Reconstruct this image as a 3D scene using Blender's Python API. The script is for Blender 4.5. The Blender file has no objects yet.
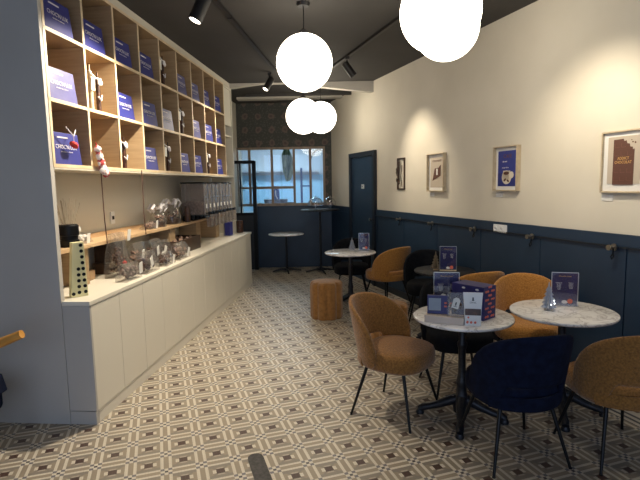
import bpy, bmesh, math, random
from math import sin, cos, pi, radians as R
from mathutils import Vector, Matrix, Euler
random.seed(4)
SC = bpy.context.scene
COL = SC.collection

# ------------------------------------------------------------------ frames
TW = R(18.353); TA = R(5.186)
PWx, PWy = 2.346, 3.449
PAx, PAy = -1.582, 3.261
H = 3.24
def Wp(s, d, z=0):   # s along the right wall, d out from it
    return Vector((PWx - sin(TW)*s - cos(TW)*d, PWy + cos(TW)*s - sin(TW)*d, z))
def Ap(s, o, z=0):   # s along the counter front, o to the left (into the shelf)
    return Vector((PAx + sin(TA)*s - cos(TA)*o, PAy + cos(TA)*s + sin(TA)*o, z))
RA = pi/2 - TA       # local x = s, local y = o
RW = -(pi/2 - TW)    # local x = -s, local y = into wall

# ------------------------------------------------------------------ materials
def nt(name):
    m = bpy.data.materials.new(name); m.use_nodes = True
    t = m.node_tree; b = t.nodes['Principled BSDF']
    return m, t, b
def plain(name, col, rough=.5, metal=0, emit=0, spec=None, coat=0):
    m, t, b = nt(name)
    b.inputs['Base Color'].default_value = (*col, 1)
    b.inputs['Roughness'].default_value = rough
    b.inputs['Metallic'].default_value = metal
    if coat: b.inputs['Coat Weight'].default_value = coat
    if spec is not None: b.inputs['Specular IOR Level'].default_value = spec
    if emit:
        b.inputs['Emission Color'].default_value = (*col, 1); b.inputs['Emission Strength'].default_value = emit
    return m
def noisy(name, c1, c2, scale=20, rough=.6, stretch=(1,1,1), detail=4, bump=0, bscale=None, metal=0, lo=.35, hi=.65, sheen=0, coord='Object', bdist=.004, spec=None):
    m, t, b = nt(name)
    if spec is not None: b.inputs['Specular IOR Level'].default_value = spec
    tc = t.nodes.new('ShaderNodeTexCoord'); mp = t.nodes.new('ShaderNodeMapping'); mp.inputs['Scale'].default_value = stretch
    n = t.nodes.new('ShaderNodeTexNoise'); n.inputs['Scale'].default_value = scale; n.inputs['Detail'].default_value = detail
    cr = t.nodes.new('ShaderNodeValToRGB'); cr.color_ramp.elements[0].position = lo; cr.color_ramp.elements[1].position = hi
    cr.color_ramp.elements[0].color = (*c1, 1); cr.color_ramp.elements[1].color = (*c2, 1)
    t.links.new(tc.outputs[coord], mp.inputs[0]); t.links.new(mp.outputs[0], n.inputs['Vector'])
    t.links.new(n.outputs['Fac'], cr.inputs[0]); t.links.new(cr.outputs[0], b.inputs['Base Color'])
    b.inputs['Roughness'].default_value = rough; b.inputs['Metallic'].default_value = metal
    if sheen: b.inputs['Sheen Weight'].default_value = sheen
    if bump:
        n2 = t.nodes.new('ShaderNodeTexNoise'); n2.inputs['Scale'].default_value = bscale or scale; n2.inputs['Detail'].default_value = 3
        t.links.new(mp.outputs[0], n2.inputs['Vector'])
        bp = t.nodes.new('ShaderNodeBump'); bp.inputs['Strength'].default_value = bump; bp.inputs['Distance'].default_value = bdist
        t.links.new(n2.outputs['Fac'], bp.inputs['Height']); t.links.new(bp.outputs[0], b.inputs['Normal'])
    return m
def clear(name, tint=(1,1,1), base=.06, edge=.5, rough=.03, metal=.9, col=(.75,.75,.78)):
    """thin clear sheet: transparent mixed with a glossy reflection"""
    m = bpy.data.materials.new(name); m.use_nodes = True; t = m.node_tree; t.nodes.clear()
    o = t.nodes.new('ShaderNodeOutputMaterial'); mx = t.nodes.new('ShaderNodeMixShader')
    tr = t.nodes.new('ShaderNodeBsdfTransparent'); tr.inputs[0].default_value = (*tint, 1)
    gl = t.nodes.new('ShaderNodeBsdfPrincipled'); gl.inputs['Roughness'].default_value = rough
    gl.inputs['Base Color'].default_value = (*col,1); gl.inputs['Metallic'].default_value = metal
    lw = t.nodes.new('ShaderNodeLayerWeight'); lw.inputs['Blend'].default_value = .35
    mr = t.nodes.new('ShaderNodeMapRange'); mr.inputs['To Min'].default_value = base; mr.inputs['To Max'].default_value = edge
    t.links.new(lw.outputs['Facing'], mr.inputs[0]); t.links.new(mr.outputs[0], mx.inputs[0])
    t.links.new(tr.outputs[0], mx.inputs[1]); t.links.new(gl.outputs[0], mx.inputs[2]); t.links.new(mx.outputs[0], o.inputs[0])
    return m

M = {}
M['cream'] = noisy('cream_paint', (.65,.60,.49), (.70,.65,.54), 1.5, .75, bump=.06, bscale=180)
M['shelfcream'] = plain('cream_lacquer', (.66,.62,.52), .45)
M['counter'] = plain('counter_lacquer', (.72,.68,.58), .38)
M['partition'] = noisy('partition_paint', (.45,.43,.40), (.48,.46,.43), 2, .55)
M['navy'] = noisy('navy_panel', (.011,.030,.062), (.014,.036,.072), 3, .42, bump=.05, bscale=120)
M['navydark'] = plain('navy_dark', (.006,.011,.020), .45)
M['ceil'] = noisy('ceiling_charcoal', (.040,.037,.034), (.046,.043,.040), 2, .85)
M['beam'] = plain('beam_paint', (.50,.47,.41), .8)
M['oak'] = noisy('light_oak', (.36,.245,.135), (.45,.32,.185), 4, .45, stretch=(1,1,14), lo=.3, hi=.7)
M['oakh'] = noisy('oak_worktop', (.55,.36,.19), (.68,.48,.28), 3.5, .38, stretch=(1,12,1), lo=.3, hi=.7)
M['oakedge'] = noisy('oak_edge', (.64,.50,.31), (.74,.60,.40), 8, .4)
M['frameoak'] = noisy('frame_oak', (.46,.37,.24), (.56,.46,.31), 20, .5)
M['winwood'] = noisy('window_wood', (.20,.145,.10), (.27,.20,.14), 15, .55, stretch=(1,1,.1))
M['black'] = plain('black_metal', (.008,.009,.011), .38, .6)
M['iron'] = noisy('black_cast_iron', (.007,.009,.015), (.016,.018,.024), 60, .38, bump=.25, bscale=90, metal=.3)
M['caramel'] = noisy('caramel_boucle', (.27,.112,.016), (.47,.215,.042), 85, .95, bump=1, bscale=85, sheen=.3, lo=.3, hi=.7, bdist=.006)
M['brown'] = noisy('caramel_boucle_shaded', (.16,.068,.011), (.32,.145,.030), 85, .95, bump=1, bscale=85, sheen=.25, lo=.3, hi=.7, bdist=.005)  # caramel boucle again, darkened to put the chair's shade into the colour
M['pouf'] = noisy('caramel_velvet', (.26,.115,.022), (.36,.165,.035), 30, .8, sheen=.4)
M['velvet'] = noisy('navy_velvet', (.003,.005,.016), (.005,.009,.028), 25, .9, spec=.15)
M['velvetblk'] = noisy('black_velvet', (.005,.006,.009), (.009,.010,.013), 25, .9, spec=.15)
M['steel'] = plain('steel', (.55,.56,.58), .3, .9)
M['chrome'] = plain('chrome', (.30,.29,.27), .3, 1)
M['white'] = plain('white_plastic', (.8,.8,.78), .4)
M['paper'] = plain('white_paper', (.75,.74,.70), .7)
M['bag'] = noisy('navy_bag_paper', (.020,.024,.18), (.026,.031,.21), 5, .5)
M['baglight'] = noisy('lavender_bag_paper', (.06,.06,.21), (.13,.13,.28), 4, .35)
M['print'] = plain('white_print', (.72,.70,.72), .5)
M['goldprint'] = plain('gold_print', (.62,.36,.12), .5)
M['navyprint'] = noisy('menu_navy', (.013,.013,.10), (.020,.020,.15), 12, .45)
M['orange'] = plain('coral_print', (.70,.16,.10), .5)
M['red'] = noisy('red_wool', (.42,.02,.02), (.6,.06,.04), 60, .9)
M['choc'] = noisy('chocolate', (.030,.012,.007), (.09,.035,.018), 45, .4)
M['chocart'] = plain('chocolate_art', (.11,.045,.030), .6)
M['chocart2'] = plain('chocolate_art_line', (.15,.065,.045), .6)
M['beigeart'] = plain('beige_art', (.50,.43,.34), .7)
M['blueart'] = plain('blue_art', (.028,.040,.24), .6)
M['blueart2'] = plain('deep_blue_art', (.018,.026,.17), .6)
M['cupart'] = plain('cup_art', (.70,.62,.50), .6)
M['kraft'] = noisy('kraft_board', (.26,.16,.08), (.33,.21,.11), 12, .7)
M['darkwood'] = noisy('dark_brown_tray', (.035,.018,.010), (.065,.034,.018), 10, .45, stretch=(1,8,1))
M['cello'] = clear('cellophane', (.92,.91,.90), .06, .45, .12, .7, (.80,.78,.75))
M['acryl'] = clear('clear_acrylic', (.96,.96,.97), .07, .6, .05)
M['dispglass'] = clear('dispenser_acrylic', (.86,.84,.83), .20, .55, .2, .2, (.50,.47,.45))
M['pane'] = clear('window_glass', (.95,.97,.98), .05, .5, .01)
M['dome'] = clear('dome_glass', (.9,.92,.94), .12, .9, .03)
M['treeglass'] = clear('silver_tree', (.62,.74,.90), .45, .75, .45)
M['treegold'] = plain('bronze_tree', (.16,.12,.075), .45, .5)
M['bulb'] = plain('tree_light', (.9,.95,1), .4, emit=4)
M['globe'] = plain('opal_globe_lit', (1,.90,.74), .3, emit=7.0)
M['lens'] = plain('spot_lens_lit', (1,.9,.75), .3, emit=7)
M['spot'] = plain('spot_body', (.016,.015,.015), .5, .3)
M['stripgrey'] = noisy('grey_strip', (.045,.042,.040), (.075,.070,.066), 50, .8)
M['kwall'] = plain('kitchen_wall', (.55,.60,.64), .7)
M['ktile'] = plain('kitchen_tile', (.38,.66,.84), .3)
M['kfloor'] = plain('kitchen_floor', (.3,.32,.35), .6)
M['kblue'] = plain('kitchen_blue_metal', (.03,.09,.32), .4)
M['green'] = noisy('green_cloth', (.02,.07,.02), (.30,.42,.25), 9, .8, stretch=(3,1,.4))
M['yellowgreen'] = noisy('pale_lime_card', (.70,.64,.34), (.76,.70,.40), 6, .5)
M['amber'] = noisy('orange_wood', (.50,.23,.04), (.60,.30,.07), 20, .4, stretch=(.2,1,1))
M['jam'] = noisy('mixed_sweets', (.05,.02,.015), (.45,.30,.22), 60, .5)
M['sweets'] = noisy('dispenser_sweets', (.05,.03,.03), (.24,.17,.15), 40, .5)
M['pinkwhite'] = noisy('red_white_wool', (.45,.05,.05), (.8,.74,.7), 22, .9, lo=.42, hi=.52)
M['stick'] = noisy('dried_sticks', (.34,.27,.18), (.50,.42,.32), 30, .8)

def marble(name, dark=False):
    m, t, b = nt(name)
    tc = t.nodes.new('ShaderNodeTexCoord')
    n0 = t.nodes.new('ShaderNodeTexNoise'); n0.inputs['Scale'].default_value = 5; n0.inputs['Detail'].default_value = 5; n0.inputs['Distortion'].default_value = 1.6
    cr = t.nodes.new('ShaderNodeValToRGB'); e = cr.color_ramp.elements
    if dark:
        e[0].position=.60; e[0].color=(.012,.013,.016,1); e[1].position=.72; e[1].color=(.12,.11,.10,1)
        n0.inputs['Scale'].default_value = 22
    else:
        e[0].position=.40; e[0].color=(.88,.86,.84,1); e[1].position=.60; e[1].color=(.86,.84,.82,1)
        a = e.new(.48); a.color=(.80,.78,.76,1); a2 = e.new(.505); a2.color=(.52,.49,.48,1); a3 = e.new(.53); a3.color=(.80,.78,.76,1)
    t.links.new(tc.outputs['Object'], n0.inputs['Vector']); t.links.new(n0.outputs['Fac'], cr.inputs[0]); t.links.new(cr.outputs[0], b.inputs['Base Color'])
    b.inputs['Roughness'].default_value = .45 if dark else .16
    if dark: b.inputs['Specular IOR Level'].default_value = .25
    return m
M['marble'] = marble('white_marble'); M['darkmarble'] = marble('dark_marble', True)

class NB:
    """tiny math helper for node graphs"""
    def __init__(s, t): s.t = t
    def m(s, op, a, b=None, c=None, clamp=False):
        n = s.t.nodes.new('ShaderNodeMath'); n.operation = op; n.use_clamp = clamp
        for i, x in enumerate((a, b, c)):
            if x is None: continue
            if isinstance(x, (int, float)): n.inputs[i].default_value = x
            else: s.t.links.new(x, n.inputs[i])
        return n.outputs[0]
    def lt(s, a, b): return s.m('LESS_THAN', a, b)
    def gt(s, a, b): return s.m('GREATER_THAN', a, b)
    def mul(s, a, b): return s.m('MULTIPLY', a, b)
    def mix(s, f, c1, c2):
        n = s.t.nodes.new('ShaderNodeMix'); n.data_type = 'RGBA'
        s.t.links.new(f, n.inputs[0])
        for i, c in ((6, c1), (7, c2)):
            if isinstance(c, tuple): n.inputs[i].default_value = (*c, 1)
            else: s.t.links.new(c, n.inputs[i])
        return n.outputs[2]
def floor_mat():
    m, t, b = nt('mosaic_floor'); g = NB(t)
    geo = t.nodes.new('ShaderNodeTexCoord'); sx = t.nodes.new('ShaderNodeSeparateXYZ'); t.links.new(geo.outputs['Object'], sx.inputs[0])
    X, Y = sx.outputs[0], sx.outputs[1]
    ox, oy = -1.2368, 2.6809; c_, s_ = cos(TW), sin(TW)
    dx = g.m('SUBTRACT', X, ox); dy = g.m('SUBTRACT', Y, oy)
    u0 = g.m('ADD', g.mul(dx, c_), g.mul(dy, s_)); v0 = g.m('SUBTRACT', g.mul(dy, c_), g.mul(dx, s_))
    u = g.m('DIVIDE', u0, .2); v = g.m('DIVIDE', v0, .2)
    def fold(q): return g.m('ABSOLUTE', g.m('SUBTRACT', g.m('FRACT', g.m('ADD', q, .5)), .5))   # 0 at cell centre, .5 at crossing
    x, y = fold(u), fold(v)
    cream = (.64,.58,.47); taupe = (.31,.255,.185); grey = (.235,.205,.165); brown = (.050,.018,.012); ink = (.045,.040,.050); slate = (.27,.255,.25)
    mx = g.m('MAXIMUM', x, y); mn = g.m('MINIMUM', x, y)
    # field: taupe with grey diagonals
    diag = g.m('MAXIMUM', g.lt(g.m('ABSOLUTE', g.m('SUBTRACT', x, y)), .045), g.gt(y, .20))
    col = g.mix(diag, taupe, grey)
    # cream squares on four sides of the centre
    sq = g.mul(g.mul(g.lt(x, .225), g.lt(y, .085)), 1.0); col = g.mix(sq, col, cream)
    sq2 = g.mul(g.lt(y, .185), g.lt(x, .10)); col = g.mix(sq2, col, (.42,.37,.30))
    cen = g.lt(mx, .122); col = g.mix(cen, col, brown)
    # bands along the lattice: mx > .34
    band = g.gt(mx, .335); col = g.mix(band, col, taupe)
    stripe = g.mul(g.mul(g.gt(mx, .335), g.lt(mx, .425)), g.lt(mn, .335)); col = g.mix(stripe, col, cream)
    # crossing: both > .335 -> 3x3 checker
    cross = g.gt(mn, .335); col = g.mix(cross, col, cream)
    p = g.gt(x, .445); q = g.gt(y, .445)
    corner = g.mul(cross, g.mul(g.lt(mx, .445), 1.0)); col = g.mix(corner, col, (.15,.145,.165))
    dot = g.gt(mn, .452); col = g.mix(dot, col, ink)
    # border along the right wall
    D = g.m('SUBTRACT', 3.3125, g.m('ADD', g.mul(X, c_), g.mul(Y, s_)))
    lines = g.lt(g.m('FRACT', g.m('DIVIDE', D, .055)), .45); bcol = g.mix(lines, (.62,.57,.48), (.05,.05,.06))
    fr = g.mul(g.lt(D, .19), 1.0); mot = g.mul(g.gt(D, .07), g.lt(D, .17))
    wv = t.nodes.new('ShaderNodeTexNoise'); wv.inputs['Scale'].default_value = 18; t.links.new(geo.outputs['Object'], wv.inputs['Vector'])
    bcol = g.mix(fr, bcol, (.58,.53,.43)); mo2 = g.mul(mot, g.gt(wv.outputs['Fac'], .52)); bcol = g.mix(mo2, bcol, (.16,.07,.04))
    col = g.mix(g.lt(D, .34), col, bcol)
    # mosaic joints and wear
    def joint(q): return g.lt(g.m('FRACT', g.mul(q, 11.0)), .10)
    jt = g.m('MAXIMUM', joint(u), joint(v)); col = g.mix(g.mul(jt, .25), col, (.16,.14,.12))
    nz = t.nodes.new('ShaderNodeTexNoise'); nz.inputs['Scale'].default_value = 9; t.links.new(geo.outputs['Object'], nz.inputs['Vector'])
    col = g.mix(g.mul(nz.outputs['Fac'], .22), col, (.20,.17,.14))
    t.links.new(col, b.inputs['Base Color']); b.inputs['Roughness'].default_value = .42
    return m
M['floor'] = floor_mat()
def wallpaper():
    m, t, b = nt('floral_wallpaper'); g = NB(t)
    tc = t.nodes.new('ShaderNodeTexCoord'); sp = t.nodes.new('ShaderNodeSeparateXYZ'); t.links.new(tc.outputs['Object'], sp.inputs[0])
    cx = t.nodes.new('ShaderNodeCombineXYZ'); t.links.new(sp.outputs[0], cx.inputs[0]); t.links.new(sp.outputs[2], cx.inputs[1])
    u = g.m('FRACT', g.m('DIVIDE', sp.outputs[0], .26)); row = g.m('FLOOR', g.m('DIVIDE', sp.outputs[2], .2))
    v = g.m('FRACT', g.m('DIVIDE', sp.outputs[2], .26))
    du = g.m('SUBTRACT', u, .5); dv = g.m('SUBTRACT', v, .5)
    r = g.m('SQRT', g.m('ADD', g.mul(du, du), g.mul(dv, dv)))
    n = t.nodes.new('ShaderNodeTexNoise'); n.inputs['Scale'].default_value = 14; n.inputs['Detail'].default_value = 3; t.links.new(cx.outputs[0], n.inputs['Vector'])
    rr = g.m('ADD', r, g.mul(g.m('SUBTRACT', n.outputs['Fac'], .5), .35))
    vo = t.nodes.new('ShaderNodeTexVoronoi'); vo.inputs['Scale'].default_value = 26; t.links.new(cx.outputs[0], vo.inputs['Vector'])
    leaf = g.lt(vo.outputs['Distance'], .32); base = g.mix(leaf, (.055,.056,.050), (.085,.088,.075))
    col = g.mix(g.lt(rr, .24), base, (.125,.095,.08)); col = g.mix(g.lt(rr, .10), col, (.085,.06,.055))
    t.links.new(col, b.inputs['Base Color']); b.inputs['Roughness'].default_value = .8
    return m
M['wallpaper'] = wallpaper()

# ------------------------------------------------------------------ mesh helpers
class MB:
    def __init__(s): s.bm = bmesh.new()
    def _xf(s, vs, rot, c):
        mt = Matrix.Translation(Vector(c)) @ (Euler(rot).to_matrix().to_4x4() if rot else Matrix())
        for v in vs: v.co = mt @ v.co
    def box(s, c, sz, rot=None, taper=1):
        r = bmesh.ops.create_cube(s.bm, size=1)
        for v in r['verts']:
            k = taper if v.co.z > 0 else 1
            v.co = Vector((v.co.x*sz[0]*k, v.co.y*sz[1]*k, v.co.z*sz[2]))
        s._xf(r['verts'], rot, c); return s
    def tube(s, pts, r, n=10):
        """swept round bar through pts; r number or list"""
        pts = [Vector(p) for p in pts]; rs = r if isinstance(r, (list, tuple)) else [r]*len(pts)
        rings = []; up = None
        for i, p in enumerate(pts):
            d = (pts[min(i+1, len(pts)-1)] - pts[max(i-1, 0)]).normalized()
            if up is None: up = Vector((0,0,1)) if abs(d.z) < .9 else Vector((1,0,0))
            a = d.cross(up).normalized(); bb = a.cross(d).normalized(); up = bb
            rings.append([s.bm.verts.new(p + (a*cos(2*pi*k/n) + bb*sin(2*pi*k/n))*rs[i]) for k in range(n)])
        for A, B in zip(rings, rings[1:]):
            for k in range(n): s.bm.faces.new((A[k], A[(k+1)%n], B[(k+1)%n], B[k]))
        s.bm.faces.new(rings[0][::-1]); s.bm.faces.new(rings[-1]); return s
    def lathe(s, prof, n=32, c=(0,0,0), fn=None):
        """prof: (r,z) list bottom to top; fn(angle)->radius factor"""
        rings = []
        for r, z in prof:
            if r <= 1e-6: rings.append([s.bm.verts.new((c[0], c[1], c[2]+z))])
            else:
                rings.append([s.bm.verts.new((c[0]+r*(fn(2*pi*k/n) if fn else 1)*cos(2*pi*k/n), c[1]+r*(fn(2*pi*k/n) if fn else 1)*sin(2*pi*k/n), c[2]+z)) for k in range(n)])
        for A, B in zip(rings, rings[1:]):
            for k in range(n):
                k2 = (k+1) % n
                if len(A) == 1 and len(B) == 1: break
                if len(A) == 1: s.bm.faces.new((A[0], B[k2], B[k]))
                elif len(B) == 1: s.bm.faces.new((A[k], A[k2], B[0]))
                else: s.bm.faces.new((A[k], A[k2], B[k2], B[k]))
        if len(rings[0]) > 1: s.bm.faces.new(rings[0][::-1])
        if len(rings[-1]) > 1: s.bm.faces.new(rings[-1])
        return s
    def blob(s, c, sz, rot=None, sub=2, jit=0):
        r = bmesh.ops.create_icosphere(s.bm, subdivisions=sub, radius=1)
        for v in r['verts']:
            k = 1 + random.uniform(-jit, jit); v.co = Vector((v.co.x*sz[0]*k, v.co.y*sz[1]*k, v.co.z*sz[2]*k))
        s._xf(r['verts'], rot, c); return s
    def prism(s, poly, y0, y1):
        """polygon in x-z, extruded in y"""
        A = [s.bm.verts.new((x, y0, z)) for x, z in poly]; B = [s.bm.verts.new((x, y1, z)) for x, z in poly]
        n = len(poly)
        for k in range(n): s.bm.faces.new((A[k], B[k], B[(k+1)%n], A[(k+1)%n]))
        s.bm.faces.new(A); s.bm.faces.new(B[::-1]); return s
    def slab(s, poly, z0, z1):
        A = [s.bm.verts.new((x, y, z0)) for x, y in poly]; B = [s.bm.verts.new((x, y, z1)) for x, y in poly]
        n = len(poly)
        for k in range(n): s.bm.faces.new((A[k], A[(k+1)%n], B[(k+1)%n], B[k]))
        s.bm.faces.new(A[::-1]); s.bm.faces.new(B); return s
def obj(name, mb, mat, parent=None, loc=(0,0,0), rz=0, smooth=False, bevel=0, subsurf=0, rot=None):
    bm = mb.bm; bmesh.ops.recalc_face_normals(bm, faces=bm.faces)
    me = bpy.data.meshes.new(name); bm.to_mesh(me); bm.free()
    if smooth:
        me.polygons.foreach_set('use_smooth', [True]*len(me.polygons))
        me.set_sharp_from_angle(angle=R(smooth if smooth is not True else 40))
    me.materials.append(M[mat] if isinstance(mat, str) else mat)
    o = bpy.data.objects.new(name, me); COL.objects.link(o)
    if parent: o.parent = parent
    o.location = loc; o.rotation_euler = rot if rot else (0,0,rz)
    if bevel:
        b = o.modifiers.new('bevel', 'BEVEL'); b.width = bevel; b.segments = 2; b.limit_method = 'ANGLE'
    if subsurf:
        b = o.modifiers.new('sub', 'SUBSURF'); b.levels = subsurf; b.render_levels = subsurf
    return o
def tag(o, label, cat, group=None):
    o['label'] = label; o['category'] = cat
    if group: o['group'] = group
    return o
def thing(name, label, cat, loc=(0,0,0), rz=0, group=None):
    o = bpy.data.objects.new(name, None); COL.objects.link(o); o.empty_display_size = .05
    o.location = loc; o.rotation_euler = (0,0,rz); return tag(o, label, cat, group)
def struct(name, mb, mat, loc=(0,0,0), rz=0, label=None, parent=None, **k):
    o = obj(name, mb, mat, parent, loc, rz, **k)
    if not parent: o['kind'] = 'structure'
    if label: o['label'] = label
    return o
def dup(root, loc, rz, label=None, group=None):
    c = root.copy(); COL.objects.link(c); c.location = loc; c.rotation_euler = (0,0,rz)
    if label: c['label'] = label
    if group: c['group'] = group
    for ch in list(root.children):
        d = ch.copy(); COL.objects.link(d); d.parent = c
        for g_ in list(ch.children):
            e = g_.copy(); COL.objects.link(e); e.parent = d
    return c
def text(name, body, size, mat, parent, loc, rot=(pi/2,0,0), sx=1, ext=.0006, align='CENTER', sp=1):
    cu = bpy.data.curves.new(name, 'FONT'); cu.body = body; cu.size = size; cu.align_x = align; cu.align_y = 'CENTER'; cu.extrude = ext; cu.space_line = sp
    cu.resolution_u = 2
    to = bpy.data.objects.new(name+'_c', cu); COL.objects.link(to)
    bpy.context.view_layer.update()
    dg = bpy.context.evaluated_depsgraph_get(); me = bpy.data.meshes.new_from_object(to.evaluated_get(dg)); bpy.data.objects.remove(to)
    me.materials.clear(); me.materials.append(M[mat]); o = bpy.data.objects.new(name, me); COL.objects.link(o)
    o.parent = parent; o.location = loc; o.rotation_euler = rot; o.scale = (sx,1,1); return o

# ------------------------------------------------------------------ room shell
YB = 9.75
struct('floor', MB().box((.2,3.9,-.05),(9.4,13,.1)), 'floor')
struct('ceiling', MB().box((.2,3.9,H+.05),(9.4,13,.1)), 'ceil')
struct('wall_right', MB().box((0,.08,H/2),(13.2,.16,H)), 'cream', Wp(.15,0), RW)
# partition that carries the shelves and the wall behind them
pl = Ap(0,.2)
struct('wall_partition', MB().box((.02,1.0,H/2),(.04,2.0,H)), 'partition', Ap(0,.2), RA, label='smooth grey end partition beside the shelving')
struct('wall_left', MB().box((3.4,.04,H/2),(6.7,.08,H)), 'shelfcream', Ap(.04,.60), RA)
struct('wall_left_front', MB().box((-3.75,1.0,H/2),(.1,5.6,H)), 'partition')
# shop front behind the viewer with a wide opening
mb = MB(); mb.box((-3.45,-1.55,H/2),(.6,.1,H)); mb.box((3.45,-1.55,H/2),(1.2,.1,H)); mb.box((0,-1.55,3.08),(7.4,.1,.32))
for x in (-1.6, .1, 1.8): mb.box((x,-1.55,1.46),(.06,.06,2.92))
struct('wall_front', mb, 'navydark')
# back wall with interior window
XL, XR = -1.62, .125; ZB, ZT = 1.235, 2.385
mb = MB(); mb.box((-.85,YB+.06,(ZT+H)/2),(2.5,.12,H-ZT)); mb.box(((XR+.36)/2,YB+.06,(ZB+ZT)/2),(.36-XR,.12,ZT-ZB))
struct('wall_back', mb, 'wallpaper', label='back wall papered in dark floral pattern')
struct('trim_1', MB().box((-.45,YB+.055,ZB/2),(1.62,.13,ZB)), 'navy', label='navy lower part of the back wall')
struct('trim_2', MB().box((-1.9,YB+.06,ZT/2),(.50,.11,ZT)), 'navydark', label='dark post left of the glazed door')
# window frame
w1 = thing('window_1','wide interior window with thin wooden mullions looking into the kitchen','window'); del w1['label'], w1['category']; w1['kind']='structure'
mb = MB(); yy = YB-.02
mb.box(((XL+XR)/2,yy,ZT-.02),(XR-XL,.07,.045)); mb.box(((XL+XR)/2,yy,ZB+.03),(XR-XL,.07,.05))
for x in (XL+.02, -1.36,-.92,-.485,-.165, XR-.02): mb.box((x,yy,(ZB+ZT)/2),(.045,.06,ZT-ZB))
mb.box(((-1.36-.485)/2,yy,1.60),(.88,.05,.05)); mb.box((-1.49,yy,1.60),(.27,.05,.04))
obj('window_frame', mb, 'winwood', w1)
obj('window_pane', MB().box(((XL+XR)/2,yy+.005,(ZB+ZT)/2),(XR-XL-.02,.006,ZT-ZB-.02)), 'pane', w1)
# glazed black door left
d2 = thing('door_2','','',(0,9.52,0)); del d2['label'], d2['category']; d2['kind']='structure'
mb = MB()
for x in (-1.25,): mb.box((x,0,1.06),(.07,.06,2.12))
mb.box((-1.90,0,1.06),(.05,.06,2.12)); mb.box((-1.57,0,2.10),(.66,.06,.06)); mb.box((-1.52,0,1.58),(.026,.04,1.0)); mb.box((-1.57,0,1.10),(.66,.05,.05))
obj('door_frame', mb, 'black', d2)
obj('door_panel', MB().box((-1.57,.005,.54),(.62,.03,1.07)), 'navydark', d2)
obj('door_pane', MB().box((-1.57,.005,1.59),(.62,.006,.98)), 'pane', d2)
# cream beams below the ceiling at the back
ang = -R(0)
struct('trim_3', MB().prism([(-1.42,H),(-1.42,3.165),(-.86,3.232),(-.5,3.232),(1.0,3.055),(1.0,H)],7.86,7.98), 'beam', label='cream beam crossing under the ceiling')
struct('trim_4', MB().prism([(-1.46,H),(-1.46,3.20),(.45,3.21),(.45,H)],9.05,9.25), 'beam', label='second thin cream beam near the back wall')
struct('trim_5', MB().box((-.3,8.75,3.215),(1.9,.05,.045)), 'ceil', label='dark slat between the two cream beams')
# wainscot: navy panels, seams and rail
def wains(name, s0, s1, seams, lab):
    mb = MB(); pts = [s0]+[q for q in seams if s0 < q < s1]+[s1]
    for a_, b_ in zip(pts, pts[1:]): mb.box((-(a_+b_)/2,-.010,1.135/2),(b_-a_-.010,.020,1.135))
    mb.box((-(s0+s1)/2,-.004,1.235/2),(s1-s0,.008,1.235))
    mb.box((-(s0+s1)/2,-.011,1.190),(s1-s0,.022,.09))
    return struct(name, mb, 'navy', Wp(0,0), RW, label=lab)
seams = [.155+.865*k for k in range(-7,8)]
wains('trim_6', -5.6, 4.54, seams, 'navy wainscot panels of the right wall')
wains('trim_7', 5.59, 6.66, [], 'navy wainscot between door and back wall')
mb = MB(); mb.box((.5,-.028,1.137),(10.1,.012,.014)); struct('trim_8', mb, 'navydark', Wp(0,0), RW, label='thin dark strip painted as the shadow groove along the top of the wainscot')  # dark strip stands in for the shadow line of the groove
struct('trim_9', MB().box((.53,-.03,.045),(10.14,.02,.09)), 'navydark', Wp(0,0), RW, label='dark skirting along the right wall')
# door in right wall
d1 = thing('door_1','','',Wp(5.065,0),RW); del d1['label'], d1['category']; d1['kind']='structure'
mb = MB(); mb.box((-.485,-.03,1.085),(.08,.06,2.17)); mb.box((.485,-.03,1.085),(.08,.06,2.17)); mb.box((0,-.03,2.13),(.89,.06,.08))
obj('door_frame', mb, 'navydark', d1, bevel=.004)
obj('door_leaf', MB().box((0,-.014,1.045),(.886,.028,2.08)), 'navy', d1)
pz_ = obj('door_sign', MB().box((.03,-.031,1.60),(.11,.005,.07)), 'white', d1)
text('sign_text','WC',.05,'navydark',d1,(.03,-.035,1.60))
obj('door_knob', MB().lathe([(0,0),(.012,0),(.012,.03),(.025,.035),(.025,.055),(0,.06)],16), 'chrome', d1, (.40,-.028,1.07), rot=(pi/2,0,0), smooth=True)

# wall hooks on the rail
def wall_hook(s, label):
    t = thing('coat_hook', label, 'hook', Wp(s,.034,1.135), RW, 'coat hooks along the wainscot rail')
    obj('base', MB().lathe([(0,0),(.028,0),(.028,.008),(.010,.012),(.010,.045),(.022,.05),(.022,.062),(0,.066)],20), 'chrome', t, rot=(pi/2,0,0), smooth=True)
    obj('peg', MB().tube([(0,-.02,0),(.03,-.04,.008),(.05,-.045,.016)],.006,8), 'chrome', t)
    obj('hook_shadow', MB().tube([(0,-.012,-.01),(0,-.012,-.05),(.012,-.018,-.075),(0,-.022,-.09),(-.012,-.018,-.075),(0,-.012,-.05)],.005,6), 'black', t)  # dark loop that stands in for the shadow below the hook
    return t
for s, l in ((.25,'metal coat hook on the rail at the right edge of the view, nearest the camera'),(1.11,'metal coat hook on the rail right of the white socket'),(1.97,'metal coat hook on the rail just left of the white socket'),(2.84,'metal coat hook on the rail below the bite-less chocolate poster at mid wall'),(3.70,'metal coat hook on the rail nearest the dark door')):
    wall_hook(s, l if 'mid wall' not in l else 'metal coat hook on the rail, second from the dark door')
t = thing('power_socket','white double power socket set in the navy wainscot','socket',Wp(1.565,.022,1.170),RW)
obj('plate', MB().box((0,-.006,0),(.20,.012,.082)), 'white', t, bevel=.004)
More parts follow.
